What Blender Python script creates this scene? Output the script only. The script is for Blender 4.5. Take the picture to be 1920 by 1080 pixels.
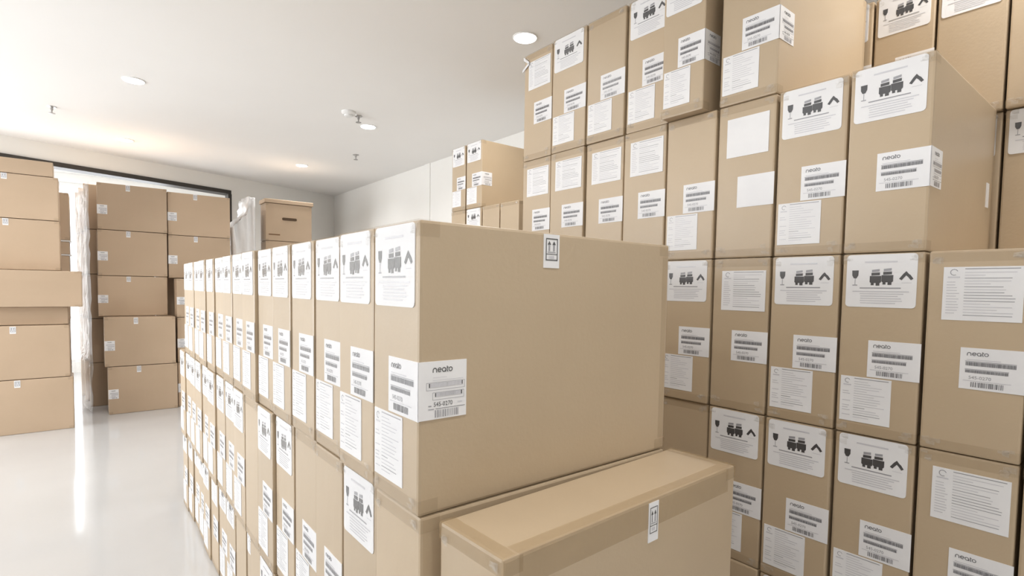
import bpy, bmesh, math, random
from mathutils import Vector, Matrix

# ---------------------------------------------------------------- set-up
random.seed(7)
for o in list(bpy.data.objects):
    bpy.data.objects.remove(o, do_unlink=True)
SC = bpy.context.scene
COL = SC.collection
S = 0.55                       # one carton height in metres; all layout numbers below are in carton heights


def V(x, y, z):
    return Vector((x * S, y * S, z * S))


# ---------------------------------------------------------------- camera
F_PX, YAW, PITCH, ROLL, CAM_H = 1002.88, 0.6739, -0.0510, 0.0160, 2.7737
fwd = Vector((math.sin(YAW) * math.cos(PITCH), math.cos(YAW) * math.cos(PITCH), math.sin(PITCH)))
rgt = Vector((math.cos(YAW), -math.sin(YAW), 0))
upv = rgt.cross(fwd)
r2 = rgt * math.cos(ROLL) + upv * math.sin(ROLL)
u2 = upv * math.cos(ROLL) - rgt * math.sin(ROLL)
cd = bpy.data.cameras.new('camera')
cd.sensor_width = 36.0
cd.lens = F_PX / 1920 * 36.0
cd.shift_y = 52.7 / 1920
cd.clip_start = 0.05
cam = bpy.data.objects.new('camera', cd)
COL.objects.link(cam)
m = Matrix((r2, u2, -fwd)).transposed().to_4x4()
m.translation = V(0, 0, CAM_H)
cam.matrix_world = m
SC.camera = cam

# ---------------------------------------------------------------- world, lights, exposure
w = bpy.data.worlds.new('World')
SC.world = w
w.use_nodes = True
bg = w.node_tree.nodes['Background']
bg.inputs[0].default_value = (0.93, 0.97, 1.0, 1)
bg.inputs[1].default_value = 3.0
SC.view_settings.view_transform = 'Standard'
SC.view_settings.look = 'None'
SC.view_settings.gamma = 1
SC.view_settings.use_curve_mapping = False
SC.view_settings.exposure = 0.06


def area(name, loc, target, sx, sy, power, col):
    l = bpy.data.lights.new(name, 'AREA')
    l.shape = 'RECTANGLE'
    l.size, l.size_y = sx * S, sy * S
    l.energy = power
    l.color = col
    o = bpy.data.objects.new(name, l)
    COL.objects.link(o)
    o.location = V(*loc)
    o.rotation_euler = (V(*target) - V(*loc)).to_track_quat('-Z', 'Y').to_euler()
    return o


# daylight through the window band of the left wall and the far room's glass wall
area('daylight_left_window', (-8.9, 12.6, 2.75), (0, 12.6, 2.75), 12.4, 3.9, 300, (0.975, 0.985, 1.0))
area('daylight_far_window', (0.0, 20.6, 3.0), (0.0, 10, 3.0), 4.4, 5.0, 38, (0.97, 0.98, 1.0))


# ---------------------------------------------------------------- materials
def new_mat(name):
    mt = bpy.data.materials.new(name)
    mt.use_nodes = True
    nt = mt.node_tree
    return mt, nt, nt.nodes['Principled BSDF']


def simple(name, col, rough=0.6, spec=0.3, **kw):
    mt, nt, b = new_mat(name)
    b.inputs['Base Color'].default_value = (*col, 1)
    b.inputs['Roughness'].default_value = rough
    b.inputs['Specular IOR Level'].default_value = spec
    for k, v in kw.items():
        b.inputs[k.replace('_', ' ')].default_value = v
    return mt


def noisy(name, c1, c2, scale, rough, spec=0.3, bump=0.0, bscale=None, per_object=0.0, stretch=(1, 1, 1)):
    mt, nt, b = new_mat(name)
    N, L = nt.nodes, nt.links
    tc = N.new('ShaderNodeTexCoord')
    mp = N.new('ShaderNodeMapping')
    mp.inputs['Scale'].default_value = stretch
    L.new(tc.outputs['Object'], mp.inputs[0])
    n = N.new('ShaderNodeTexNoise')
    n.inputs['Scale'].default_value = scale
    n.inputs['Detail'].default_value = 5
    L.new(mp.outputs[0], n.inputs['Vector'])
    r = N.new('ShaderNodeValToRGB')
    r.color_ramp.elements[0].color = (*c1, 1)
    r.color_ramp.elements[0].position = 0.3
    r.color_ramp.elements[1].color = (*c2, 1)
    r.color_ramp.elements[1].position = 0.7
    L.new(n.outputs['Fac'], r.inputs[0])
    out = r.outputs[0]
    if per_object:
        oi = N.new('ShaderNodeObjectInfo')
        mr = N.new('ShaderNodeMapRange')
        mr.inputs['To Min'].default_value = 1 - per_object
        mr.inputs['To Max'].default_value = 1 + per_object
        L.new(oi.outputs['Random'], mr.inputs['Value'])
        hs = N.new('ShaderNodeHueSaturation')
        L.new(mr.outputs[0], hs.inputs['Value'])
        L.new(out, hs.inputs['Color'])
        out = hs.outputs[0]
    L.new(out, b.inputs['Base Color'])
    b.inputs['Roughness'].default_value = rough
    b.inputs['Specular IOR Level'].default_value = spec
    if bump:
        n2 = N.new('ShaderNodeTexNoise')
        n2.inputs['Scale'].default_value = bscale or scale
        n2.inputs['Detail'].default_value = 4
        L.new(mp.outputs[0], n2.inputs['Vector'])
        bp = N.new('ShaderNodeBump')
        bp.inputs['Strength'].default_value = bump
        bp.inputs['Distance'].default_value = 0.01
        L.new(n2.outputs['Fac'], bp.inputs['Height'])
        L.new(bp.outputs[0], b.inputs['Normal'])
    return mt


def film(name, alpha, col, rough, bump, scale):
    mt, nt, b = new_mat(name)
    N, L = nt.nodes, nt.links
    b.inputs['Base Color'].default_value = (*col, 1)
    b.inputs['Roughness'].default_value = rough
    b.inputs['Specular IOR Level'].default_value = 0.6
    b.inputs['Alpha'].default_value = alpha
    tc = N.new('ShaderNodeTexCoord')
    n = N.new('ShaderNodeTexNoise')
    n.inputs['Scale'].default_value = scale
    n.inputs['Detail'].default_value = 3
    n.inputs['Distortion'].default_value = 1.2
    L.new(tc.outputs['Object'], n.inputs['Vector'])
    bp = N.new('ShaderNodeBump')
    bp.inputs['Strength'].default_value = bump
    bp.inputs['Distance'].default_value = 0.02
    L.new(n.outputs['Fac'], bp.inputs['Height'])
    L.new(bp.outputs[0], b.inputs['Normal'])
    return mt


def emit(name, col, strength):
    mt, nt, b = new_mat(name)
    b.inputs['Base Color'].default_value = (*col, 1)
    b.inputs['Emission Color'].default_value = (*col, 1)
    b.inputs['Emission Strength'].default_value = strength
    return mt


def glaze(mt, weight, rough):
    b = mt.node_tree.nodes['Principled BSDF']
    b.inputs['Coat Weight'].default_value = weight
    b.inputs['Coat Roughness'].default_value = rough


CARD = noisy('cardboard', (0.488, 0.375, 0.247), (0.528, 0.41, 0.274), 2.2, 0.62, 0.35, 0.05, 90, 0.04)
glaze(CARD, 0.9, 0.36)
CARD_P = noisy('pink_cardboard', (0.50, 0.375, 0.26), (0.54, 0.405, 0.285), 2.2, 0.7, 0.25, 0.05, 90, 0.05)
glaze(CARD_P, 0.35, 0.45)
TAPE = film('clear_tape', 0.15, (0.42, 0.30, 0.17), 0.25, 0.4, 22)
TAPE_B = film('brown_tape', 0.27, (0.47, 0.33, 0.17), 0.22, 0.4, 18)
GLINT = film('crumpled_tape', 0.16, (0.92, 0.88, 0.82), 0.14, 1.0, 55)
PAPER = noisy('label_paper', (0.80, 0.80, 0.82), (0.86, 0.86, 0.87), 8, 0.45, 0.35)
INK = simple('black_ink', (0.06, 0.06, 0.065), 0.4, 0.5)
glaze(INK, 1.0, 0.25)
DIM = simple('charcoal_ink', (0.14, 0.14, 0.155), 0.45, 0.5)
glaze(DIM, 1.0, 0.25)
GREY = simple('grey_ink', (0.34, 0.34, 0.37), 0.5, 0.5)
glaze(GREY, 1.0, 0.25)
PALE = simple('pale_ink', (0.62, 0.62, 0.66), 0.5, 0.5)
glaze(PALE, 1.0, 0.25)
HOLE = simple('dark_hole', (0.10, 0.065, 0.04), 0.9)
WALL = noisy('wall_paint', (0.88, 0.87, 0.84), (0.90, 0.89, 0.86), 1.5, 0.75, 0.2, 0.03, 60)
CEIL = noisy('ceiling_paint', (0.91, 0.90, 0.885), (0.93, 0.92, 0.905), 1.0, 0.8, 0.2)
FLOOR = noisy('glossy_epoxy', (0.51, 0.505, 0.50), (0.55, 0.545, 0.54), 0.9, 0.10, 0.5, 0.012, 3.0)
FRAME = simple('dark_frame', (0.05, 0.045, 0.04), 0.45)
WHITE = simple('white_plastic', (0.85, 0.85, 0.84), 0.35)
METAL = simple('grey_metal', (0.45, 0.44, 0.43), 0.35, 0.5, Metallic=0.8)
LAMP = emit('lamp_diffuser', (1.0, 0.98, 0.95), 9.0)
WRAP = film('shrink_wrap', 0.17, (0.60, 0.59, 0.58), 0.10, 1.0, 5)
WFILM = film('white_film', 0.97, (0.93, 0.93, 0.94), 0.22, 0.7, 5)
GLASS = simple('window_glass', (1, 1, 1), 0.02, 0.5, Transmission_Weight=1.0, IOR=1.02)
RED = simple('brown_print', (0.20, 0.115, 0.06), 0.7)


# ---------------------------------------------------------------- mesh helpers
class MB:
    def __init__(self):
        self.v, self.f, self.mi, self.mats = [], [], [], []

    def mat(self, mt):
        if mt not in self.mats:
            self.mats.append(mt)
        return self.mats.index(mt)

    def poly(self, pts, mt):
        b = len(self.v)
        self.v += [tuple(p) for p in pts]
        self.f.append(tuple(range(b, b + len(pts))))
        self.mi.append(self.mat(mt))

    def box(self, a, c, mt):
        x0, y0, z0 = a
        x1, y1, z1 = c
        b = len(self.v)
        self.v += [(x0, y0, z0), (x1, y0, z0), (x1, y1, z0), (x0, y1, z0), (x0, y0, z1), (x1, y0, z1), (x1, y1, z1), (x0, y1, z1)]
        for q in ((0, 3, 2, 1), (4, 5, 6, 7), (0, 1, 5, 4), (1, 2, 6, 5), (2, 3, 7, 6), (3, 0, 4, 7)):
            self.f.append(tuple(b + i for i in q))
            self.mi.append(self.mat(mt))

    def lathe(self, prof, mt, n=28, cx=0, cy=0):
        b = len(self.v)
        for r, z in prof:
            for i in range(n):
                a = 2 * math.pi * i / n
                self.v.append((cx + r * math.cos(a), cy + r * math.sin(a), z))
        for k in range(len(prof) - 1):
            for i in range(n):
                j = (i + 1) % n
                self.f.append((b + k * n + i, b + k * n + j, b + (k + 1) * n + j, b + (k + 1) * n + i))
                self.mi.append(self.mat(mt))
        self.f.append(tuple(b + (len(prof) - 1) * n + i for i in range(n)))
        self.mi.append(self.mat(mt))
        self.f.append(tuple(b + n - 1 - i for i in range(n)))
        self.mi.append(self.mat(mt))

    def mesh(self, name, bevel=0.0, seg=2, smooth=False):
        me = bpy.data.meshes.new(name)
        me.from_pydata([(x * S, y * S, z * S) for x, y, z in self.v], [], self.f)
        for mt in self.mats:
            me.materials.append(mt)
        for p, i in zip(me.polygons, self.mi):
            p.material_index = i
        bm = bmesh.new()
        bm.from_mesh(me)
        if bevel:
            bmesh.ops.bevel(bm, geom=list(bm.edges), offset=bevel * S, segments=seg, profile=0.6, affect='EDGES')
        bm.to_mesh(me)
        bm.free()
        if smooth:
            for p in me.polygons:
                p.use_smooth = True
        me.update()
        return me


def link(name, me, parent=None):
    o = bpy.data.objects.new(name, me)
    COL.objects.link(o)
    if parent:
        o.parent = parent
    return o


def thing(name, loc, label, cat, group=None, rz=0.0):
    o = bpy.data.objects.new(name, None)
    o.empty_display_size = 0.05
    COL.objects.link(o)
    o.location = V(*loc)
    o.rotation_euler = (0, 0, rz)
    o['label'] = label
    o['category'] = cat
    if group:
        o['group'] = group
    return o


def struct(name, me):
    o = link(name, me)
    o['kind'] = 'structure'
    return o


# ---------------------------------------------------------------- room
CH = 6.0
X_R, X_L, Y_N = 7.08, -9.0, -5.0
# the far wall runs obliquely: y = YB + KB * x
YB, KB, TB = 16.93, 0.325, 0.35
ybk = lambda x: YB + KB * x

b = MB(); b.box((X_L - 0.4, Y_N - 0.4, -0.3), (X_R + 0.6, 25, 0), FLOOR); struct('floor', b.mesh('floor'))
b = MB(); b.box((X_L - 0.4, Y_N - 0.4, CH), (X_R + 0.6, 25, CH + 0.3), CEIL); struct('ceiling', b.mesh('ceiling'))
b = MB(); b.box((X_R, Y_N, 0), (X_R + 0.4, 22, CH), WALL); struct('wall_right', b.mesh('wall_right'))
# shallow joint lines of the right wall
b = MB(); b.box((X_R - 0.025, 12.35, 0), (X_R + 0.05, 12.62, CH), WALL); struct('trim_1', b.mesh('trim_1'))


def oblique(mb, x0, x1, z0, z1, mt, t=TB, dy=0.0):
    p = [(x0, ybk(x0) + dy), (x1, ybk(x1) + dy), (x1, ybk(x1) + dy + t), (x0, ybk(x0) + dy + t)]
    bt = [(x, y, z0) for x, y in p]
    tp = [(x, y, z1) for x, y in p]
    mb.poly(bt[::-1], mt); mb.poly(tp, mt)
    for i in range(4):
        j = (i + 1) % 4
        mb.poly([bt[i], bt[j], tp[j], tp[i]], mt)


XO0, XO1, ZO = -7.0, 3.50, 5.58
b = MB()
oblique(b, X_L, XO0, 0, CH, WALL); oblique(b, XO1, X_R + 0.2, 0, CH, WALL); oblique(b, XO0, XO1, ZO, CH, WALL)
struct('wall_back', b.mesh('wall_back'))
b = MB()
oblique(b, XO0, XO1 + 0.0, ZO - 0.10, ZO + 0.01, FRAME, TB + 0.10, -0.06)
oblique(b, XO1 - 0.09, XO1 + 0.01, 0, ZO - 0.10, FRAME, TB + 0.10, -0.06)
struct('door_1', b.mesh('door_frame'))


def wall_with_hole(mb, axis, c0, c1, a0, a1, h0, h1, z0, z1):
    """solid slab between c0..c1 on its thin axis, from a0..a1 along, with a hole h0..h1, z0..z1"""
    def bx(p0, p1, q0, q1):
        if axis == 'x':
            mb.box((c0, p0, q0), (c1, p1, q1), WALL)
        else:
            mb.box((p0, c0, q0), (p1, c1, q1), WALL)
    bx(a0, h0, 0, CH); bx(h1, a1, 0, CH); bx(h0, h1, 0, z0); bx(h0, h1, z1, CH)


def window(name, axis, c, h0, h1, z0, z1, n, fr=WHITE):
    mb = MB()
    def bx(p0, p1, q0, q1):
        if axis == 'x':
            mb.box((c - 0.06, p0, q0), (c + 0.06, p1, q1), fr)
        else:
            mb.box((p0, c - 0.06, q0), (p1, c + 0.06, q1), fr)
    bx(h0, h1, z0, z0 + 0.1); bx(h0, h1, z1 - 0.1, z1)
    for i in range(n + 1):
        p = h0 + (h1 - h0 - 0.08) * i / n
        bx(p, p + 0.08, z0 + 0.1, z1 - 0.1)
    o = struct(name, mb.mesh(name))
    for i in range(n):
        g = MB()
        p0 = h0 + (h1 - h0 - 0.08) * i / n + 0.08
        p1 = h0 + (h1 - h0 - 0.08) * (i + 1) / n
        if axis == 'x':
            g.box((c - 0.01, p0, z0 + 0.1), (c + 0.01, p1, z1 - 0.1), GLASS)
        else:
            g.box((p0, c - 0.01, z0 + 0.1), (p1, c + 0.01, z1 - 0.1), GLASS)
        link('pane', g.mesh('pane'), o)


b = MB(); wall_with_hole(b, 'x', X_L - 0.4, X_L, Y_N, 22, 6.0, 19.0, 0.8, 5.2); struct('wall_left', b.mesh('wall_left'))
b = MB(); b.box((X_L, Y_N - 0.4, 0), (X_R, Y_N, CH), WALL); struct('wall_front', b.mesh('wall_front'))
b = MB(); wall_with_hole(b, 'y', 21.0, 21.3, X_L, X_R, -2.2, 2.2, 0.3, 5.75); struct('wall_back_room', b.mesh('wall_back_room'))
window('window_1', 'x', X_L - 0.2, 6.0, 19.0, 0.8, 5.2, 8)
window('window_2', 'y', 21.15, -2.2, 2.2, 0.3, 5.75, 4)

# ---------------------------------------------------------------- carton meshes (local: x depth 0..W from the end face, y 0..D away from the lens, z up)
W, D, H = 1.352, 0.380, 0.996


def body_mesh(seed, mt=CARD):
    rnd = random.Random(seed)
    b = MB()
    b.box((0, 0, 0), (W, D, H), mt)
    me = bpy.data.meshes.new('box_body')
    bm = bmesh.new()
    tmp = b.mesh('tmp')
    bm.from_mesh(tmp)
    bmesh.ops.bevel(bm, geom=list(bm.edges), offset=0.011 * S, segments=2, profile=0.6, affect='EDGES')
    # soft creases and a slight bulge of the big panels
    bmesh.ops.subdivide_edges(bm, edges=[e for e in bm.edges if e.calc_length() > 0.2 * S], cuts=3, use_grid_fill=True)
    for v in bm.verts:
        x, y, z = v.co / S
        fx = math.sin(math.pi * min(max(x / W, 0), 1)); fy = math.sin(math.pi * min(max(y / D, 0), 1)); fz = math.sin(math.pi * min(max(z / H, 0), 1))
        k = 0.0035 * rnd.uniform(0.2, 1.0)
        if x < 0.002: v.co.x -= k * fy * fz * S
        if y < 0.002: v.co.y -= 1.3 * k * fx * fz * S
        if y > D - 0.002: v.co.y += 0.5 * k * fx * fz * S
    bm.to_mesh(me)
    bm.free()
    me.materials.append(mt)
    bpy.data.meshes.remove(tmp)
    return me


BODY = [body_mesh(i) for i in range(4)]
BODYP = [body_mesh(i, CARD_P) for i in range(3)]
E1 = 0.0022          # tape stands this far off the board
E2 = 0.0036          # labels
E3 = 0.0046          # print


def tape_u(z0, z1, flap, far=False, mt=None):
    """one strip of tape along an edge of an end face, folded round both uprights and over the edge (flap: z it folds onto)"""
    mt = mt or TAPE
    b = MB()
    t, wr = E1, 0.075
    fx = (lambda x: W - x) if far else (lambda x: x)
    path = [(fx(wr), -t), (fx(-t), -t), (fx(-t), D + t), (fx(wr), D + t)]
    for i in range(3):
        (xa, ya), (xb, yb) = path[i], path[i + 1]
        b.poly([(xa, ya, z0), (xb, yb, z0), (xb, yb, z1), (xa, ya, z1)], mt)
    if flap:
        zf = H + t
        b.poly([(fx(-t), 0.0, z1), (fx(-t), D, z1), (fx(-t), D, zf), (fx(-t), 0.0, zf)], mt)
        b.poly([(fx(-t), 0.0, zf), (fx(-t), D, zf), (fx(0.055), D, zf), (fx(0.055), 0.0, zf)], mt)
    me = b.mesh('tape')
    bm = bmesh.new(); bm.from_mesh(me)
    bmesh.ops.remove_doubles(bm, verts=bm.verts, dist=1e-5)
    bm.to_mesh(me); bm.free()
    return me


TAPE_TOP, TAPE_LOW = tape_u(H - 0.055, H - 0.003, True), tape_u(0.003, 0.055, False)
TAPE_TOP_F, TAPE_LOW_F = tape_u(H - 0.055, H - 0.003, True, True), tape_u(0.003, 0.055, False, True)
TAPE_TOP_B, TAPE_TOP_BF = tape_u(H - 0.055, H - 0.003, True, False, TAPE_B), tape_u(H - 0.055, H - 0.003, True, True, TAPE_B)


def long_tape():
    b = MB()
    t = E1 * 1.3
    b.poly([(0.06, 0.062, H + t), (0.06, -t, H + t), (W - 0.06, -t, H + t), (W - 0.06, 0.062, H + t)], TAPE_B)
    b.poly([(0.06, -t, H + t), (0.06, -t, H - 0.105), (W - 0.06, -t, H - 0.105), (W - 0.06, -t, H + t)], TAPE_B)
    me = b.mesh('tape')
    bm = bmesh.new(); bm.from_mesh(me)
    bmesh.ops.remove_doubles(bm, verts=bm.verts, dist=1e-5)
    bm.to_mesh(me); bm.free()
    return me


def upright_tape():
    b = MB()
    b.poly([(W - 0.05, -E1, 0.06), (W - 0.003, -E1, 0.06), (W - 0.003, -E1, H - 0.06), (W - 0.05, -E1, H - 0.06)], TAPE)
    return b.mesh('tape')


TAPE_LONG, TAPE_UP = long_tape(), upright_tape()


def glint_mesh(seed):
    """crumpled clear tape ends at the four corners of the end face"""
    rnd = random.Random(seed)
    b = MB()
    t = E1
    for (yy, zz) in ((0.0, H), (D, H), (0.0, 0.0), (D, 0.0)):
        for k in range(3):
            w_, h_ = rnd.uniform(0.018, 0.05), rnd.uniform(0.012, 0.035)
            y0 = 0.004 + rnd.uniform(0, 0.04) if yy == 0.0 else D - 0.004 - w_ - rnd.uniform(0, 0.04)
            z0 = 0.004 + rnd.uniform(0, 0.05) if zz == 0.0 else H - 0.004 - h_ - rnd.uniform(0, 0.04)
            a = rnd.uniform(0.001, 0.006); c = rnd.uniform(0.001, 0.006)
            b.poly([(-t - a, y0, z0), (-t - c, y0, z0 + h_), (-t - a, y0 + w_, z0 + h_ * 0.8), (-t - 0.0015, y0 + w_, z0 + 0.2 * h_)], GLINT)
    return b.mesh('crumpled_tape')


GLINTS = [glint_mesh(i) for i in range(4)]


def add_tapes(t, far=False, brown=False, glint=True):
    link('tape', TAPE_TOP_B if brown else TAPE_TOP, t)
    link('tape', TAPE_LOW, t)
    if far:
        link('tape', TAPE_TOP_BF if brown else TAPE_TOP_F, t)
        link('tape', TAPE_LOW_F, t)
    if brown:
        link('tape', TAPE_LONG, t)['label'] = 'brown tape along the long top edge'
    if glint:
        link('crumpled_tape', GLINTS[n_made % 4], t)['kind'] = 'stuff'


# ---- flat print drawn in face coordinates (s to the right, t up) and mapped on a face
class Sheet:
    """paper and print on the end face ('e'), or on the long side ('s')"""
    def __init__(self, face):
        self.b = MB()
        self.face = face

    def P(self, s, t, off):
        return (-off, D - s, t) if self.face == 'e' else (s, -off, t)

    def paper(self, pts):
        f = [self.P(s, t, E2) for s, t in pts]
        k = [self.P(s, t, 0.0) for s, t in pts]
        self.b.poly(f, PAPER)
        n = len(pts)
        for i in range(n):
            j = (i + 1) % n
            self.b.poly([k[i], k[j], f[j], f[i]], PAPER)

    def pl(self, pts, mt, lift=0.0):
        self.b.poly([self.P(s, t, E3 + lift) for s, t in pts], mt)

    def rect(self, s0, t0, s1, t1, mt, lift=0.0):
        self.pl([(s0, t0), (s1, t0), (s1, t1), (s0, t1)], mt, lift)

    def arc(self, cx, cy, r, wd, a0, a1, mt, n=14, ry=None):
        ry = ry or r
        for i in range(n):
            p = math.radians(a0 + (a1 - a0) * i / n); q = math.radians(a0 + (a1 - a0) * (i + 1) / n)
            self.pl([(cx + (r - wd) * math.cos(p), cy + (ry - wd) * math.sin(p)), (cx + r * math.cos(p), cy + ry * math.sin(p)),
                     (cx + r * math.cos(q), cy + ry * math.sin(q)), (cx + (r - wd) * math.cos(q), cy + (ry - wd) * math.sin(q))], mt)

    def frame(self, s0, t0, s1, t1, wd, mt):
        self.rect(s0, t0, s1, t0 + wd, mt); self.rect(s0, t1 - wd, s1, t1, mt)
        self.rect(s0, t0 + wd, s0 + wd, t1 - wd, mt); self.rect(s1 - wd, t0 + wd, s1, t1 - wd, mt)

    def bars(self, s0, t0, s1, t1, mt, seed, lo=0.0012, hi=0.004, gap=1.0):
        rnd = random.Random(seed)
        s = s0
        while s < s1:
            w_ = min(rnd.uniform(lo, hi), s1 - s)
            self.rect(s, t0, s + w_, t1, mt)
            s += w_ + rnd.uniform(lo, hi) * gap

    def text(self, txt, s0, t0, h, mt, sx=1.0):
        cu = bpy.data.curves.new('txt', 'FONT')
        cu.body = txt
        cu.size = 1.0
        cu.resolution_u = 3
        o = bpy.data.objects.new('txt', cu)
        COL.objects.link(o)
        dg = bpy.context.evaluated_depsgraph_get()
        me = bpy.data.meshes.new_from_object(o.evaluated_get(dg))
        for p in me.polygons:
            self.pl([(s0 + me.vertices[i].co.x * h * sx, t0 + me.vertices[i].co.y * h) for i in p.vertices], mt)
        bpy.data.objects.remove(o, do_unlink=True)
        bpy.data.curves.remove(cu)
        bpy.data.meshes.remove(me)

    def done(self, name):
        return self.b.mesh(name)


def neato_word(sh, s0, t0, h, mt):
    """the maker's lower-case word: n e a t o in round strokes; h = x-height"""
    r, wd = h / 2, h * 0.19
    s = s0
    sh.rect(s, t0, s + wd, t0 + h * 0.6, mt)
    sh.arc(s + r, t0 + h - r, r, wd, 0, 180, mt, 10)
    sh.rect(s + h - wd, t0, s + h, t0 + h * 0.55, mt)
    s += h * 1.12
    sh.arc(s + r, t0 + r, r, wd, 0, 318, mt, 18)
    sh.rect(s + wd, t0 + r - wd / 2, s + h - wd * 0.6, t0 + r + wd / 2, mt)
    s += h * 1.04
    sh.arc(s + r, t0 + r, r, wd, 0, 360, mt, 18)
    sh.rect(s + h - wd, t0, s + h, t0 + r, mt)
    s += h * 1.16
    sh.rect(s, t0 + h * 0.25, s + wd, t0 + h * 1.22, mt)
    sh.arc(s + h * 0.3, t0 + h * 0.3, h * 0.3, wd, 180, 280, mt, 6)
    sh.rect(s + wd, t0 + h - wd, s + h * 0.42, t0 + h, mt)
    s += h * 0.42
    sh.arc(s + r, t0 + r, r, wd, 0, 360, mt, 18)


def caution_mesh():
    sh = Sheet('e')
    s0, s1, t0, t1 = 0.022, 0.350, 0.705, 0.990
    r = 0.018
    pts = []
    for cx, cy, a in ((s0 + r, t0 + r, 180), (s1 - r, t0 + r, 270), (s1 - r, t1 - r, 0), (s0 + r, t1 - r, 90)):
        for k in range(4):
            q = math.radians(a + 30 * k)
            pts.append((cx + r * math.cos(q), cy + r * math.sin(q)))
    sh.paper(pts)
    # heading
    sh.rect(0.110, 0.945, 0.262, 0.953, PALE)
    # wine glass
    sh.pl([(0.050, 0.905), (0.082, 0.905), (0.081, 0.878), (0.073, 0.862), (0.059, 0.862), (0.051, 0.878)], INK)
    sh.rect(0.0645, 0.826, 0.0675, 0.862, GREY)
    sh.rect(0.054, 0.822, 0.078, 0.827, GREY)
    # pair of stacked loads carried by feet, side by side
    for dx, dz in ((0.0, 0.0), (0.055, 0.004)):
        sh.pl([(0.146 + dx, 0.894 + dz), (0.182 + dx, 0.898 + dz), (0.182 + dx, 0.911 + dz), (0.146 + dx, 0.907 + dz)], GREY)
        sh.pl([(0.144 + dx, 0.876 + dz), (0.184 + dx, 0.878 + dz), (0.184 + dx, 0.893 + dz), (0.144 + dx, 0.891 + dz)], INK)
        sh.pl([(0.137 + dx, 0.842 + dz), (0.142 + dx, 0.836 + dz), (0.186 + dx, 0.836 + dz), (0.191 + dx, 0.842 + dz), (0.191 + dx, 0.874 + dz), (0.137 + dx, 0.874 + dz)], INK)
        sh.rect(0.143 + dx, 0.824 + dz, 0.157 + dx, 0.836 + dz, INK)
        sh.rect(0.166 + dx, 0.822 + dz, 0.184 + dx, 0.836 + dz, INK)
    # keep-from-heat roof shaped mark
    sh.pl([(0.272, 0.858), (0.284, 0.851), (0.303, 0.876), (0.303, 0.898), (0.290, 0.884)], INK)
    sh.pl([(0.303, 0.898), (0.303, 0.876), (0.312, 0.867), (0.324, 0.851), (0.335, 0.858), (0.322, 0.878), (0.314, 0.884)], INK)
    sh.rect(0.284, 0.836, 0.328, 0.838, PALE)
    # lines of small text
    sh.rect(0.090, 0.806, 0.282, 0.812, GREY)
    sh.rect(0.056, 0.788, 0.318, 0.793, PALE)
    for i, (a, c) in enumerate(((0.092, 0.295), (0.096, 0.27), (0.096, 0.285), (0.094, 0.29), (0.096, 0.26))):
        t = 0.776 - 0.0125 * i
        sh.rect(a, t, c, t + 0.0045, PALE)
    return sh.done('caution_label')


def document_mesh(s0, t0, s1, t1, seed, printed=True):
    sh = Sheet('e')
    sh.paper([(s0, t0), (s1, t0), (s1, t1), (s0, t1)])
    if printed:
        rnd = random.Random(seed)
        w_, h_ = s1 - s0, t1 - t0
        sh.arc(s0 + 0.14 * w_, t1 - 0.10 * h_, 0.055 * w_, 0.012 * w_, 20, 300, GREY, 8)
        sh.rect(s0 + 0.06 * w_, t1 - 0.205 * h_, s0 + 0.22 * w_, t1 - 0.18 * h_, PALE)
        sh.rect(s0 + 0.28 * w_, t1 - 0.045 * h_, s1 - 0.05 * w_, t1 - 0.030 * h_, GREY)
        t = t1 - 0.11 * h_
        while t > t0 + 0.06 * h_:
            sh.rect(s0 + 0.28 * w_, t, s0 + rnd.uniform(0.5, 0.93) * w_, t + 0.011 * h_, rnd.choice((PALE, PALE, GREY)))
            t -= 0.053 * h_
        t = t1 - 0.29 * h_
        while t > t0 + 0.08 * h_:
            if rnd.random() < 0.75:
                sh.rect(s0 + 0.05 * w_, t, s0 + rnd.uniform(0.15, 0.22) * w_, t + 0.014 * h_, PALE)
            t -= 0.053 * h_
    return sh.done('document_label')


BS0, BT0, BT1 = 0.145, 0.325, 0.525


def barcode_end_mesh(printed=True):
    sh = Sheet('e')
    sh.paper([(BS0, BT0), (D + E2, BT0), (D + E2, BT1), (BS0, BT1)])
    if printed:
        neato_word(sh, BS0 + 0.025, BT1 - 0.038, 0.017, DIM)
        sh.rect(BS0 + 0.025, BT1 - 0.058, BS0 + 0.150, BT1 - 0.055, PALE)
        sh.rect(BS0 + 0.020, BT1 - 0.066, BS0 + 0.205, BT1 - 0.0635, GREY)
        sh.bars(BS0 + 0.022, BT1 - 0.086, BS0 + 0.205, BT1 - 0.068, DIM, 3, 0.001, 0.003, 0.5)
        sh.rect(BS0 + 0.020, BT1 - 0.104, BS0 + 0.180, BT1 - 0.1015, GREY)
        sh.bars(BS0 + 0.022, BT1 - 0.120, BS0 + 0.178, BT1 - 0.106, DIM, 4, 0.001, 0.003, 0.5)
        sh.text('545-0270', BS0 + 0.035, BT1 - 0.150, 0.022, GREY)
        sh.rect(BS0 + 0.015, BT1 - 0.160, BS0 + 0.19, BT1 - 0.157, PALE)
        sh.bars(BS0 + 0.045, BT0 + 0.012, BS0 + 0.165, BT0 + 0.036, DIM, 5, 0.0015, 0.005, 0.9)
    return sh.done('barcode_label')


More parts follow.
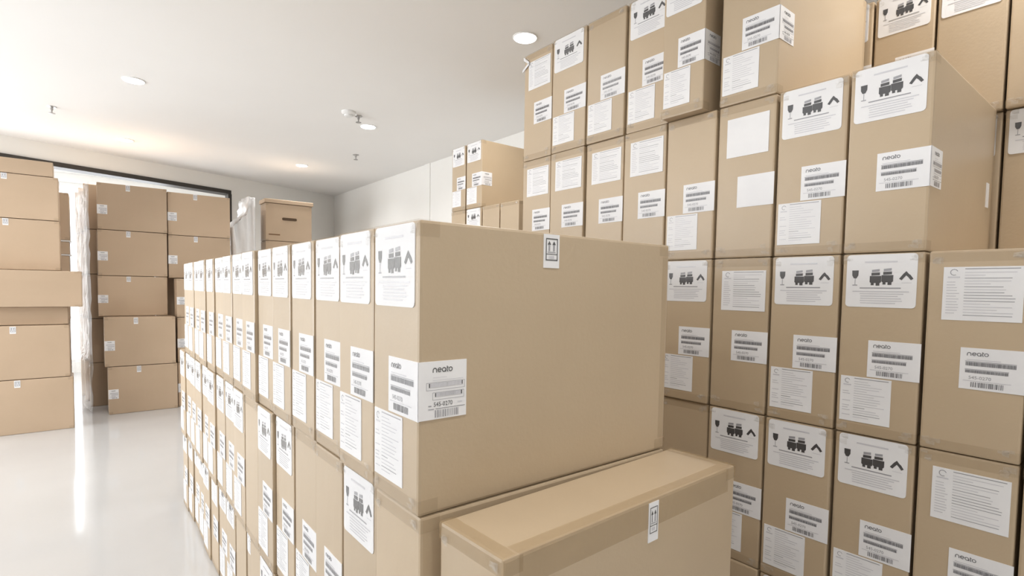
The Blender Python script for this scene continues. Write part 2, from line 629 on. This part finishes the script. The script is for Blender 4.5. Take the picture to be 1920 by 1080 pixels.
def barcode_side_mesh():
    sh = Sheet('s')
    x1 = 0.186
    t0, t1 = BT0 + 0.002, BT1 - 0.0
    sh.paper([(-E2, t0), (x1, t0), (x1, t1), (-E2, t1)])
    neato_word(sh, 0.050, t1 - 0.038, 0.0165, INK)
    sh.rect(0.052, t1 - 0.056, 0.105, t1 - 0.0545, PALE)
    sh.rect(0.050, t1 - 0.0655, 0.172, t1 - 0.064, PALE)
    sh.frame(0.026, t1 - 0.098, 0.179, t1 - 0.0715, 0.0014, GREY)
    sh.rect(0.036, t1 - 0.088, 0.170, t1 - 0.074, PALE)
    sh.bars(0.036, t1 - 0.088, 0.170, t1 - 0.074, GREY, 9, 0.0006, 0.0022, 0.9)
    sh.rect(0.036, t1 - 0.088, 0.040, t1 - 0.074, INK, 0.0002); sh.rect(0.166, t1 - 0.086, 0.170, t1 - 0.073, INK, 0.0002)
    sh.frame(0.050, t1 - 0.132, 0.176, t1 - 0.106, 0.0014, GREY)
    sh.rect(0.060, t1 - 0.121, 0.168, t1 - 0.108, PALE)
    sh.bars(0.060, t1 - 0.121, 0.168, t1 - 0.108, GREY, 10, 0.0006, 0.0022, 0.9)
    sh.rect(0.060, t1 - 0.121, 0.0635, t1 - 0.108, INK, 0.0002); sh.rect(0.163, t1 - 0.120, 0.168, t1 - 0.107, INK, 0.0002)
    sh.rect(0.034, t1 - 0.153, 0.046, t1 - 0.149, GREY)
    sh.text('545-0270', 0.054, t1 - 0.154, 0.0215, INK, 0.92)
    sh.rect(0.150, t1 - 0.149, 0.168, t1 - 0.146, PALE)
    sh.rect(0.034, t1 - 0.164, 0.056, t1 - 0.161, GREY)
    sh.rect(0.062, t1 - 0.1628, 0.180, t1 - 0.1612, INK)
    sh.bars(0.060, t0 + 0.006, 0.153, t0 + 0.031, GREY, 12, 0.002, 0.007, 0.8)
    return sh.done('barcode_label')


def arrow_mesh(x0, x1, t0, t1):
    sh = Sheet('s')
    sh.paper([(x0, t0), (x1, t0), (x1, t1), (x0, t1)])
    w_, h_ = x1 - x0, t1 - t0
    q = lambda s, t: (x0 + s * w_, t0 + t * h_)
    a, c = q(0.12, 0.22), q(0.88, 0.88)
    sh.frame(a[0], a[1], c[0], c[1], 0.05 * w_, INK)
    l0, l1 = q(0.12, 0.40), q(0.88, 0.42)
    sh.rect(l0[0], l0[1], l1[0], l1[1], INK)
    for cx in (0.34, 0.64):
        p0, p1 = q(cx - 0.05, 0.50), q(cx + 0.05, 0.69)
        sh.rect(p0[0], p0[1], p1[0], p1[1], GREY)
        sh.pl([q(cx - 0.11, 0.69), q(cx + 0.11, 0.69), q(cx, 0.80)], INK)
    p0, p1 = q(0.24, 0.455), q(0.74, 0.48)
    sh.rect(p0[0], p0[1], p1[0], p1[1], GREY)
    p0, p1 = q(0.32, 0.28), q(0.66, 0.36)
    sh.rect(p0[0], p0[1], p1[0], p1[1], PALE)
    return sh.done('arrow_label')


CAUTION = caution_mesh()
DOC_A = document_mesh(0.018, 0.068, 0.262, 0.318, 1)
DOC_B = document_mesh(0.062, 0.655, 0.358, 0.915, 2)
DOC_BLANK = document_mesh(0.062, 0.655, 0.340, 0.905, 2, False)
BAR_E = barcode_end_mesh()
BAR_BLANK = barcode_end_mesh(False)
BAR_S = barcode_side_mesh()
ARROW = arrow_mesh(0.539, 0.622, 0.858, 0.990)
ARROW_P = arrow_mesh(0.700, 0.762, 0.835, 0.985)
sh = Sheet('s'); sh.paper([(W - 0.17, 0.345), (W - 0.10, 0.345), (W - 0.10, 0.50), (W - 0.17, 0.50)]); SPOT = sh.done('document_label')

KIT = {'A': ('c', 'b', 'd'), 'A2': ('c', 'b'), 'B': ('B', 'b'), 'BB': ('w', 'v'), 'C': ('b', 'd'), 'N': (), 'D': ('d',), 'K': ('c',)}
PIECE = {'c': ('caution_label', CAUTION), 'b': ('barcode_label', BAR_E), 'v': ('barcode_label', BAR_BLANK), 'd': ('document_label', DOC_A),
         'B': ('document_label', DOC_B), 'w': ('document_label', DOC_BLANK)}
SAYS = {'A': 'warning sheet on top', 'A2': 'warning sheet, barcode only', 'B': 'document sheet above barcode', 'BB': 'blank white sheets',
        'C': 'barcode over document sheet', 'N': 'plain end', 'D': 'one document sheet'}
n_made = 0


def carton(loc, kit, label, group, rz=0.0, sy=1.0, sx=1.0, sz=1.0, side=False, hidden=False, tape=None, arrow=ARROW, bodies=BODY):
    global n_made
    n_made += 1
    t = thing('carton', loc, label, 'carton', group, rz)
    t.scale = (sx, sy, sz)
    link('box_body', bodies[n_made % len(bodies)], t)
    if hidden:
        return t
    add_tapes(t, side, tape == 'brown')
    if side and tape != 'brown':
        link('tape', TAPE_UP, t)
    for k in KIT[kit]:
        nm, me = PIECE[k]
        link(nm, me, t)
    if side:
        if 'b' in KIT[kit]:
            link('barcode_label', BAR_S, t)
        if arrow:
            link('arrow_label', arrow, t)
    return t


ORD = ['first', 'second', 'third', 'fourth', 'fifth', 'sixth', 'seventh', 'eighth', 'ninth', 'tenth', 'eleventh', 'twelfth', 'thirteenth',
       'fourteenth', 'fifteenth', 'sixteenth', 'seventeenth', 'eighteenth', 'nineteenth', 'twentieth']
rj = lambda a: random.uniform(-a, a)

# ---------------------------------------------------------------- central stack
X0 = 0.859
G = 'cartons of the central stack'
top_kit = ['A', 'A', 'A', 'A', 'A', 'A', 'A', 'A', 'A', 'A', 'A', 'A', 'A', 'A', 'A']
mid_kit = ['N', 'A', 'C', 'C', 'A', 'A', 'N', 'A', 'A', 'A', 'A', 'A', 'A', 'A', 'A', 'A']
low_kit = ['A', 'A', 'N', 'A', 'B', 'A', 'C', 'A', 'N', 'A', 'A', 'B', 'A', 'A', 'A', 'A']
top_dx = [0, 0.004, 0.022, 0.018, 0.012, 0.02, 0.0, 0.012, 0.01, 0.02, 0.01, 0.0, 0.015, 0.01, 0.02]
for k in range(15):
    y = 1.565 + 0.366 * k
    if k == 0:
        lab = 'big brown carton at near end of central stack, wide plain side facing forward'
    else:
        lab = f'carton with {SAYS[top_kit[k]]}, top tier of central stack, {ORD[k]} from near end'
    carton((X0 + top_dx[k], y, 2.0), top_kit[k], lab, G, 0 if k == 0 else rj(0.003), 0.93, 1.005, side=(k == 0), arrow=ARROW)
for k in range(16):
    y = 1.565 + 0.366 * k
    carton((X0 + 0.006 + random.uniform(0, 0.025), y, 1.0), mid_kit[k],
           f'carton with {SAYS[mid_kit[k]]}, middle tier of central stack, {ORD[k]} from near end', G, rj(0.004), 0.93, 1.0)
carton((0.921, 1.175, 1.0), 'N', 'carton jutting forward under the big carton, brown tape round its bare top edges', G, 0.034, 0.865, 1.0,
       side=True, tape='brown', arrow=ARROW_P)
carton((0.921, 1.175, 0.0), 'N', 'carton under the jutting carton at the foot of the central stack', G, 0.03, 0.865, 1.0, side=True, arrow=None)
for k in range(17):
    y = 1.565 + 0.366 * k
    dx = 0.03 if k < 7 else 0.085
    carton((X0 + dx + rj(0.014), y, 0.0), low_kit[k % 16],
           f'carton with {SAYS[low_kit[k % 16]]}, floor tier of central stack, {ORD[k]} from near end', G, rj(0.006), 0.91, 1.0)

# ---------------------------------------------------------------- right-hand wall of cartons
XA, XB = 3.343, 4.712
G = 'cartons of the right-hand wall'
YA = [0.030, 0.425, 0.820, 1.213, 1.610, 2.005, 2.405, 2.808, 3.226, 3.655, 4.06]
tier_word = ['floor tier', 'second tier', 'third tier', 'fourth tier', 'top tier']
kits = [['A', 'A', 'A', 'A', 'A', 'A', 'A', 'N', 'N', 'N'],
        ['B', 'B', 'A', 'A', 'A', 'N', 'N', 'N', 'N', 'N'],
        ['B', 'B', 'A', 'A', 'B', 'A', 'N', 'N', 'N', 'N'],
        [None, None, 'A2', 'A', 'BB', 'C', 'B', 'B', 'B', 'B'],
        [None, None, None, None, 'A', 'A', 'A', 'C', 'A', 'B']]
for t in range(5):
    seen = 0
    for k in range(10):
        kt = kits[t][k]
        if kt is None:
            continue
        dx, dy = rj(0.010), 0.0
        if t == 4 and k == 5: dx = -0.085
        if t == 4 and k == 4: dx = -0.008
        if t == 3 and k == 2: dx = -0.012
        wid = YA[k + 1] - YA[k] - 0.016
        if t == 4 and k == 5: dy = 0.06; wid -= 0.055
        hid = (t < 3 and k >= 7) or (t == 0 and k >= 4)
        end = (t == 3 and k == 2) or (t == 4 and k in (4, 5))
        if hid:
            lab = 'carton of the right-hand wall hidden behind the central stack'
        else:
            nm = ORD[seen]
            lab = f'carton with {SAYS[kt]}, {tier_word[t]} of right-hand wall, {nm} from the right'
            seen += 1
        c = carton((XA + dx, YA[k] + 0.004 + dy, t), kt, lab, 'hidden wall cartons' if hid else G, rj(0.003), wid / D, 1.005,
                   side=end, hidden=hid, arrow=None)
        if t == 4 and k == 9:
            fb = MB()
            for p in (((D + 0.005, H - 0.01), (D - 0.075, H - 0.075), (D - 0.075, H - 0.10), (D + 0.005, H - 0.04)),
                      ((D - 0.075, H - 0.075), (D + 0.02, H - 0.125), (D + 0.02, H - 0.15), (D - 0.075, H - 0.10))):
                fb.poly([(-0.012, yy, zz_) for yy, zz_ in p], PAPER)
                fb.poly([(-0.008, yy, zz_) for yy, zz_ in p][::-1], PAPER)
            link('loose_tape', fb.mesh('loose_tape'), c)['label'] = 'bent white tape end'
        if t == 3 and k == 2:
            o = link('document_label', SPOT, c); o['label'] = 'small white tag at the far rear edge'
# second row behind, seen above the steps of the front row
G = 'cartons of the rear row'
k5 = ['A', 'A', 'A', 'A', 'A', 'A']
for t in range(5):
    for k in range(5):
        y = 0.035 - 0.006 + 0.386 * k
        vis = (t == 3 and k <= 2) or (t == 4 and k >= 1)
        if vis:
            where = 'fourth tier' if t == 3 else 'top tier'
            lab = f'carton with warning sheet, {where} of set-back rear row, {ORD[k if t == 3 else k - 1]} from near end'
        else:
            lab = 'carton of the rear row hidden behind the front row'
        kr = 'A'
        if t == 3 or (t == 4 and k == 2): kr = 'K'
        if t == 4 and k == 1: kr = 'N'; lab = 'plain carton end, top tier of set-back rear row, nearest the lens'
        carton((XB + 0.012 + rj(0.004) + (0.04 if t == 3 else 0), y, t), kr, lab, G if vis else 'hidden rear cartons', rj(0.003), 0.372 / D, 1.0, hidden=not vis)
YF = [5.735, 6.185, 6.635, 7.080, 7.500]
for t in range(5):
    for k in range(4):
        if t == 4 and k < 2:
            continue
        vis = t >= 3
        kt = {3: ['N', 'N', 'A', 'N'], 4: ['N', 'N', 'A', 'A']}.get(t, ['N'] * 4)[k]
        if vis:
            nm = {(4, 2): 'carton with wrapped barcode label and bare long side, topmost of the far rear stack',
                  (4, 3): 'last carton with warning sheet on the far rear stack, nearest the pale wall',
                  (3, 0): 'plain carton end low in far rear stack, touching the right-hand wall',
                  (3, 1): 'plain carton end low in the far rear stack, beside one with a warning sheet',
                  (3, 2): 'carton with warning sheet beneath the topmost far rear carton',
                  (3, 3): 'carton under the last carton of the far rear stack'}[(t, k)]
        else:
            nm = 'carton of the far rear stack hidden behind the central stack'
        carton((XB - 0.03 + rj(0.01), YF[k] + 0.004, t), kt, nm, 'cartons of the far rear stack' if vis else 'hidden far cartons', rj(0.003),
               (YF[k + 1] - YF[k] - 0.03) / D, 1.0, side=(t == 4 and k == 2), arrow=None, hidden=not vis)

# ---------------------------------------------------------------- far left stacks in the opening
G = 'cartons stacked at the far opening'


def wide(x0, y, z0, wx, hz, label, arrow=True, bar=True, deep=1.0, dark=False, lbl=None):
    global n_made
    n_made += 1
    t = thing('carton', (x0, y, z0), label, 'carton', G, rj(0.01))
    t.scale = (wx / W, deep, hz / H)
    link('box_body', BODYP[n_made % 3], t)
    add_tapes(t, True, glint=False)
    if bar:
        link('barcode_label', BAR_S, t)
    if arrow:
        link('arrow_label', ARROW, t)
    return t


# stack B (beside the bright gap)
wide(0.345, 13.90, 0.00, 1.235, 1.00, 'wide carton on the floor beside the bright gap, bottom of its stack', deep=1.5)
wide(0.295, 13.90, 1.01, 1.260, 1.03, 'wide carton second from the floor beside the bright gap', deep=1.6)
for i, (z0, hz, x0) in enumerate(((2.05, 0.86, 0.215), (2.92, 0.97, 0.225), (3.90, 0.98, 0.232))):
    wide(x0, 14.36, z0, 1.245, hz, ['wide carton third from the floor beside the bright gap', 'wide carton fourth from the floor beside the bright gap',
                                   'topmost wide carton of the stack beside the bright gap'][i], deep=1.4)
# stack C (against the dark door post)
for i, (z0, hz, y) in enumerate(((0, 1.0, 13.98), (1.01, 1.0, 13.98), (2.02, 0.86, 13.98), (2.90, 0.97, 14.40), (3.88, 0.96, 14.40))):
    wide(1.60 if i < 3 else 1.495, y, z0, 1.27, hz, f'wide carton {["on the floor", "second up", "third up, jutting forward", "fourth up", "topmost"][i]} in the stack by the dark door post', deep=1.4)
# stack A (cut by the picture's left edge)
wide(-1.575, 13.02, 0.00, 1.370, 0.985, 'wide carton on the floor at the left edge of the picture', bar=False, deep=1.5)
wide(-1.610, 13.02, 0.995, 1.365, 0.965, 'wide carton second from the floor at the left edge of the picture', bar=False, deep=1.5)
wide(-1.60, 13.22, 1.97, 1.34, 0.325, 'flat carton in shadow under the overhanging carton at the left edge', arrow=False, bar=False, deep=1.3)
wide(-2.10, 13.00, 2.305, 2.06, 0.665, 'long flat carton overhanging its stack at the left edge', arrow=False, bar=False, deep=1.9)
wide(-1.66, 13.32, 2.98, 1.305, 0.925, 'wide carton on top of the long flat carton', bar=False, deep=1.4)
wide(-1.66, 13.32, 3.915, 1.30, 0.80, 'wide carton second above the long flat carton', bar=False, deep=1.4)
wide(-1.72, 13.32, 4.725, 1.295, 0.27, 'thin carton topping the stack at the left edge', arrow=False, bar=False, deep=1.4)
# rows standing behind, inside the far room
for j, (x0, y, n) in enumerate(((0.05, 15.02, 5), (-0.04, 15.78, 5), (-0.11, 16.6, 5))):
    for i in range(n):
        wide(x0 - 0.01 * i, y, i * 0.985, 1.25, 0.975, f'wide carton behind the bright-gap stack, {ORD[j]} row back, {ORD[i]} from the floor', arrow=False, bar=False, deep=1.9)
for i in range(5):
    wide(1.36, 15.06, i * 0.985, 1.40, 0.975, f'carton behind the dark-post stack, {ORD[i]} from the floor', arrow=False, bar=False, deep=1.9)
zz = 0.0
for i, (hz, wx) in enumerate(((0.985, 1.30), (0.985, 1.30), (0.95, 1.31), (0.385, 1.322), (0.255, 1.328), (0.96, 1.335))):
    wide(-1.56, 14.25, zz, wx, hz - 0.005, f'carton behind the left-edge stack, {ORD[i]} from the floor', arrow=False, bar=False, deep=1.9)
    zz += hz
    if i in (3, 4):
        b = MB(); b.box((0, 0, 0), (1.36, 0.70, 0.028), WHITE)  # white strip drawn for the light showing through a gap between cartons
        t = thing('gap_light_strip', (-1.56, 14.25, zz), ['lower', 'upper'][i - 3] + ' white strip standing in for light through gap behind the left-edge stack', 'light strip', 'white strips standing in for light')
        link('strip_panel', b.mesh('strip_panel', 0.004), t)
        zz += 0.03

# crumpled clear wrap hanging along the side of the stack by the gap


def crumple(name, x, y0, y1, z0, z1, mt, amp, seed, slope=0.0, ny=9, nz=26):
    rnd = random.Random(seed)
    me = bpy.data.meshes.new(name)
    bm = bmesh.new()
    g = [[bm.verts.new(V(x + slope * (y0 + (y1 - y0) * i / ny - y0) + rnd.uniform(-amp, amp), y0 + (y1 - y0) * i / ny + rnd.uniform(-amp, amp) * 0.5,
                         z0 + (z1 - z0) * k / nz)) for k in range(nz + 1)] for i in range(ny + 1)]
    for i in range(ny):
        for k in range(nz):
            bm.faces.new((g[i][k], g[i + 1][k], g[i + 1][k + 1], g[i][k + 1]))
    bm.to_mesh(me)
    bm.free()
    me.materials.append(mt)
    for p in me.polygons:
        p.use_smooth = True
    return me


o = link('plastic_wrap', crumple('plastic_wrap', 0.09, 14.2, 16.8, 0.0, 4.85, WRAP, 0.02, 3, -0.125))
md = o.modifiers.new('thickness', 'SOLIDIFY'); md.thickness = 0.002
o['label'] = 'shiny crumpled plastic wrap down the shaded side of the stack beside the bright gap'
o['category'] = 'plastic wrap'

# ---------------------------------------------------------------- far stack with hand holes and the white wrapped bundle
G = 'cartons with hand holes'
for i in range(5):
    z0 = i * 0.985
    t = thing('carton', (3.72, 15.0, z0), ['bottom', 'second', 'third', 'fourth', 'topmost'][i] + ' hand-hole carton of the far stack before the pale wall', 'carton', G, -0.02)
    t.scale = (1.17 / W, 1.5, 0.975 / H)
    link('box_body', BODYP[i % 3], t)
    add_tapes(t, True, glint=False)
    hb = MB()
    n = 10
    pts = []
    for cx, a in ((0.50, 90), (0.86, 270)):
        for q in range(n + 1):
            an = math.radians(a + 180 * q / n)
            pts.append((cx + 0.035 * math.cos(an), -0.012, 0.60 + 0.035 * math.sin(an)))
    hb.poly(pts, HOLE)
    hb.poly([(x, 0.0, z) for x, _, z in pts][::-1], HOLE)
    for q in range(len(pts)):
        p0, p1 = pts[q], pts[(q + 1) % len(pts)]
        hb.poly([(p0[0], 0, p0[2]), (p1[0], 0, p1[2]), p1, p0], HOLE)
    o = link('hand_hole', hb.mesh('hand_hole'), t)
    o['label'] = 'dark hand slot'
    pb = MB(); pb.box((0.08, -0.006, 0.15), (0.40, 0.0, 0.18), RED)
    link('printed_bar', pb.mesh('printed_bar'), t)['label'] = 'brown printed bar'
b = MB(); b.box((0, 0, 0), (1.24, 0.62, 0.10), CARD_P)
t = thing('flat_carton', (3.69, 14.98, 4.925), 'pale flat carton lying on the topmost hand-hole carton', 'carton', None, -0.02)
link('box_body', b.mesh('flat_box_body', 0.01), t)

# white wrapped bundle: an upright stack shrouded in white film, stepped shoulder
b = MB()
prof = [(2.92, 0.0), (3.50, 0.0), (3.50, 5.02), (3.30, 5.02), (3.28, 4.60), (3.10, 4.44), (2.94, 4.22)]
y0, y1 = 15.05, 16.1
b.poly([(x, y0, z) for x, z in prof], WFILM)
b.poly([(x, y1, z) for x, z in prof][::-1], WFILM)
for i in range(len(prof)):
    p, q = prof[i], prof[(i + 1) % len(prof)]
    b.poly([(p[0], y1, p[1]), (q[0], y1, q[1]), (q[0], y0, q[1]), (p[0], y0, p[1])], WFILM)
me = b.mesh('film_shroud')
bm = bmesh.new(); bm.from_mesh(me)
bmesh.ops.remove_doubles(bm, verts=bm.verts, dist=0.0005)
bmesh.ops.triangulate(bm, faces=bm.faces)
bmesh.ops.subdivide_edges(bm, edges=bm.edges, cuts=4, use_grid_fill=True)
rnd = random.Random(5)
for v in bm.verts:
    if v.co.z > 0.01:
        v.co += Vector((rnd.uniform(-1, 1), rnd.uniform(-1, 1), rnd.uniform(-0.6, 0.6))) * 0.014
bm.to_mesh(me); bm.free()
for p in me.polygons:
    p.use_smooth = True
o = link('wrapped_bundle', me)
o['label'] = 'tall bundle shrouded in white plastic film beside the hand-hole cartons'
o['category'] = 'bundle'

# ---------------------------------------------------------------- ceiling fittings
b = MB(); b.lathe([(0.160, 0.0), (0.160, -0.010), (0.150, -0.016), (0.140, -0.012), (0.138, 0.0)], WHITE, 32); RING = b.mesh('trim_ring', smooth=False)
b = MB(); b.lathe([(0.140, -0.010), (0.138, -0.020), (0.10, -0.026)], LAMP, 32); DISC = b.mesh('diffuser')
lights = [(4.48, 5.43, 'large round downlight nearest the top tier of the right-hand wall'),
          (4.53, 10.42, 'round downlight midway along the ceiling beside the smoke detector'),
          (4.62, 14.94, 'farthest round downlight, above the long central stack'),
          (0.78, 15.09, 'round downlight over the cartons at the far opening'),
          (0.67, 10.60, 'faint round downlight at the upper left of the ceiling'),
          (0.60, 5.6, 'downlight overhead outside the picture'), (-3.2, 10.6, 'downlight left of the picture'), (-3.2, 5.6, 'downlight left of the lens'),
          (4.45, 0.6, 'added unseen downlight behind the near end of the right-hand wall'), (0.6, 0.6, 'added unseen downlight over the lens'), (-3.2, 0.6, 'added unseen downlight behind and left of the lens'),  # unseen downlights, added along the grid to light the near carton faces
          (0.6, -3.4, 'added unseen downlight against the wall behind the lens'), (4.45, -3.4, 'added unseen downlight in the corner behind the lens'),  # likewise added out of view, lighting the near faces from behind
          ]
for x, y, lab in lights:
    t = thing('ceiling_light', (x, y, CH), lab, 'ceiling light', 'recessed ceiling downlights')
    link('trim_ring', RING, t)
    link('diffuser', DISC, t)
    l = bpy.data.lights.new('downlight', 'AREA')
    l.shape = 'DISK'; l.size = 0.28 * S; l.energy = 13.0; l.color = (1.0, 0.98, 0.955); l.spread = math.radians(150)
    lo = bpy.data.objects.new('downlight', l)
    COL.objects.link(lo)
    lo.parent = t
    lo.location = (0, 0, -0.032 * S)

b = MB(); b.lathe([(0.075, 0.0), (0.070, -0.012), (0.030, -0.016), (0.028, -0.02)], METAL, 20); ESC = b.mesh('escutcheon')
b = MB(); b.lathe([(0.022, -0.012), (0.022, -0.06), (0.012, -0.07), (0.012, -0.12)], METAL, 12); STEM = b.mesh('stem')
b = MB(); b.lathe([(0.050, -0.118), (0.052, -0.126), (0.015, -0.134)], METAL, 16); DEF = b.mesh('deflector')
for x, y, lab in ((-0.416, 13.21, 'ceiling sprinkler above the cartons at the left edge'), (5.26, 12.83, 'ceiling sprinkler right of the farthest downlight'),
                  (4.12, 9.92, 'ceiling sprinkler between smoke detector and downlight')):
    t = thing('sprinkler', (x, y, CH), lab, 'sprinkler', 'ceiling sprinklers')
    link('escutcheon', ESC, t); link('stem', STEM, t); link('deflector', DEF, t)
t = thing('smoke_detector', (3.88, 9.80, CH), 'white round smoke detector on the ceiling beside a downlight', 'smoke detector')
b = MB(); b.lathe([(0.13, 0.0), (0.13, -0.03), (0.10, -0.06)], WHITE, 24); link('detector_base', b.mesh('detector_base'), t)
b = MB(); b.lathe([(0.085, -0.055), (0.08, -0.085), (0.05, -0.10)], WHITE, 24); link('sensor_cap', b.mesh('sensor_cap'), t)
